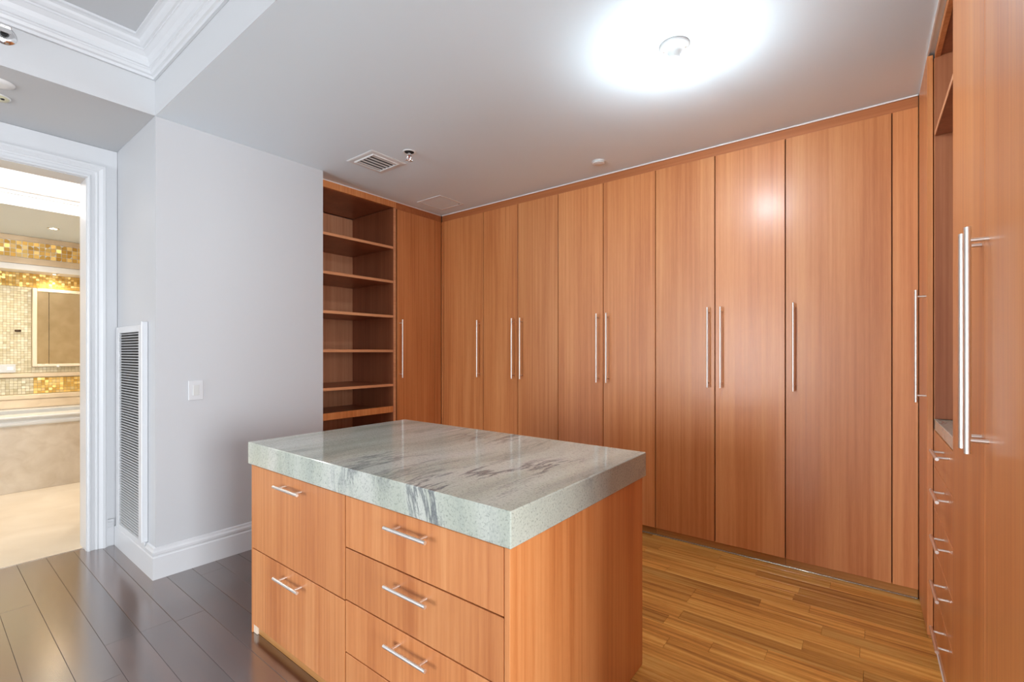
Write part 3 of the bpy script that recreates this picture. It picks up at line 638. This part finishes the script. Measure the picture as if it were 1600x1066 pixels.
# access panel
ap = thing('access_panel', 'flush square access panel in the ceiling by the inner corner', 'panel', (-3.222, 3.066, H))
b = bm_new(); sqring(b, [(0.155, -0.0006), (0.155, -0.004), (0.150, -0.005), (0.140, -0.005), (0.139, -0.0008)]); obj('frame', b, M['white'], ap)
obj('hatch', box(bm_new(), -0.137, 0.137, -0.137, 0.137, -0.0035, -0.0006, 0.001), M['ceil'], ap)
obj('latch', cyl(bm_new(), (0.12, 0.12, -0.0036), (0.12, 0.12, -0.006), 0.005, 12), M['black'], ap)
# pendant sprinkler
sk = thing('fire_sprinkler', 'chrome fire sprinkler head in a dark recess beside the ceiling vent', 'sprinkler', (-2.577, 2.150, H))
obj('escutcheon', lathe(bm_new(), 0, 0, [(0.046, -0.0006), (0.046, -0.003), (0.036, -0.005), (0.033, -0.002)], 36), M['white'], sk)
obj('recess', lathe(bm_new(), 0, 0, [(0.033, -0.0018), (0.0, -0.0012)], 36), M['black'], sk)
b = bm_new(); cyl(b, (0, 0, -0.002), (0, 0, -0.020), 0.012, 16); cyl(b, (0, 0, -0.020), (0, 0, -0.026), 0.016, 6)
obj('nozzle', b, M['chrome'], sk)
b = bm_new()
for s in (-1, 1):
    cyl(b, (s*0.012, 0, -0.026), (s*0.021, 0, -0.040), 0.004, 10); cyl(b, (s*0.021, 0, -0.040), (s*0.004, 0, -0.056), 0.004, 10)
obj('yoke', b, M['chrome'], sk)
obj('glass_fuse', cyl(bm_new(), (0, 0, -0.026), (0, 0, -0.053), 0.0022, 10), plain('fuse_liquid', (0.35, 0.05, 0.04), 0.15), sk)
b = bm_new(); cyl(b, (0, 0, -0.056), (0, 0, -0.0575), 0.012, 20)
for k in range(12):
    an = 2*PI*k/12; c, s = math.cos(an), math.sin(an)
    cyl(b, (c*0.011, s*0.011, -0.0568), (c*0.026, s*0.026, -0.061), 0.003, 6)
obj('deflector', b, M['chrome'], sk)
# round sensor disc
ds = thing('ceiling_sensor_disc', 'small round white cover on the ceiling near the back wardrobes', 'sensor', (-1.606, 3.115, H))
obj('mounting_ring', lathe(bm_new(), 0, 0, [(0.050, -0.0006), (0.050, -0.003), (0.034, -0.0035)], 36), M['white'], ds)
obj('cover', lathe(bm_new(), 0, 0, [(0.034, -0.0036), (0.034, -0.010), (0.044, -0.011), (0.046, -0.014), (0.040, -0.017), (0.0, -0.018)], 36), M['white'], ds)
# discs above the doorway
for k, (x, y, r, m_, lbl) in enumerate(((-3.60, 0.285, 0.062, 'white', 'round white disc on the alcove ceiling, nearer the soffit edge'), (-3.805, 0.295, 0.055, 'ivory', 'round ivory detector on the alcove ceiling, nearer the doorway'))):
    t = thing('ceiling_disc' if k == 0 else 'smoke_detector', lbl, 'detector', (x, y, H))
    obj('base_ring', lathe(bm_new(), 0, 0, [(r, -0.0006), (r, -0.004), (r*0.9, -0.006)], 40), M['white'], t)
    obj('cover', lathe(bm_new(), 0, 0, [(r*0.9, -0.006), (r*0.85, -0.011), (r*0.5, -0.014), (0, -0.015)], 40), M[m_], t)
    if k:
        obj('sensor_eye', lathe(bm_new(), 0.02, 0.02, [(0.009, -0.0125), (0.008, -0.017), (0, -0.018)], 16), M['black'], t)
# sidewall sprinkler on the bulkhead face
t = thing('sidewall_sprinkler', 'chrome sidewall sprinkler on the white bulkhead above the doorway', 'sprinkler', (WX, 0.285, 2.905))
b = lathe(bm_new(), 0, 0, [(0.048, 0.0006), (0.046, 0.006), (0.030, 0.012), (0.018, 0.013)], 36); b.transform(Matrix.Rotation(PI/2, 4, 'Y')); obj('escutcheon', b, M['chrome'], t)
b = cyl(bm_new(), (0.0128, 0, 0), (0.032, 0, 0), 0.013, 16); obj('nozzle', b, M['dark_shade'], t)
b = bm_new()
for s in (-1, 1): cyl(b, (0.030, s*0.013, 0), (0.060, s*0.006, 0.002), 0.003, 10)
box(b, 0.058, 0.062, -0.02, 0.02, -0.014, 0.014, 0.001); box(b, 0.046, 0.076, -0.022, 0.022, 0.014, 0.018, 0.001)
obj('deflector', b, M['chrome'], t)
# light switch
sw = thing('light_switch', 'white rocker light switch on the closet wall', 'switch', (WX, 1.106, 1.108))
obj('plate', box(bm_new(), 0.0006, 0.006, -0.041, 0.041, -0.062, 0.062, 0.0022), M['trim'], sw)
obj('rocker', box(bm_new(), 0.0062, 0.0095, -0.0165, 0.0165, -0.033, 0.033, 0.001), M['porcelain'], sw)

# ---------------------------------------------------------------- louvred return air grille
gx0, gx1, gz0, gz1 = -4.165, -3.512, 0.136, 1.517
gr = thing('return_air_grille', 'tall white louvred return air grille in the wall beside the doorway', 'grille', ((gx0+gx1)/2, WY0, gz0))
def gl(b): b.transform(Matrix.Translation(-Vector(gr.location))); return b
sx0, sx1, sz0, sz1 = -4.092, -3.648, 0.172, 1.476
b = bm_new(); yf, yb = WY0-0.016, WY0-0.0008
box(b, gx0, sx0, yf, yb, gz0, gz1, 0.0015); box(b, sx1, gx1-0.016, yf, yb, gz0, gz1, 0.0015)
box(b, sx0, sx1, yf, yb, gz0, sz0, 0.0015); box(b, sx0, sx1, yf, yb, sz1, gz1, 0.0015)
obj('frame', gl(b), M['trim'], gr)
obj('stile', gl(box(bm_new(), gx1-0.0155, gx1, WY0-0.034, yb, 0.188, gz1+0.018, 0.003)), M['trim'], gr)
obj('shade_backing', gl(box(bm_new(), sx0+0.001, sx1-0.001, WY0-0.003, yb, sz0+0.001, sz1-0.001)), M['dark_shade'], gr)  # flat dark plate standing in for the shaded hollow behind the slats
ns = 74; pitch = (sz1-sz0)/ns; me = None
for k in range(ns):
    z = sz0+(k+0.5)*pitch
    if me is None:
        b = bm_new()
        pts = [(-0.0155, -0.0020), (-0.0150, -0.0050), (-0.0075, -0.0022), (-0.0080, 0.0008)]
        sweep(b, [[(sx0+0.0006, WY0+py, pz) for py, pz in pts], [(sx1-0.0006, WY0+py, pz) for py, pz in pts]])
        b.transform(Matrix.Translation((-gr.location[0], -gr.location[1], 0)))
        o = obj('slat', b, M['trim'], gr); me = o.data
    else:
        o = bpy.data.objects.new('slat', me); COL.objects.link(o); o.parent = gr
    o.location = (0, 0, z-gz0)
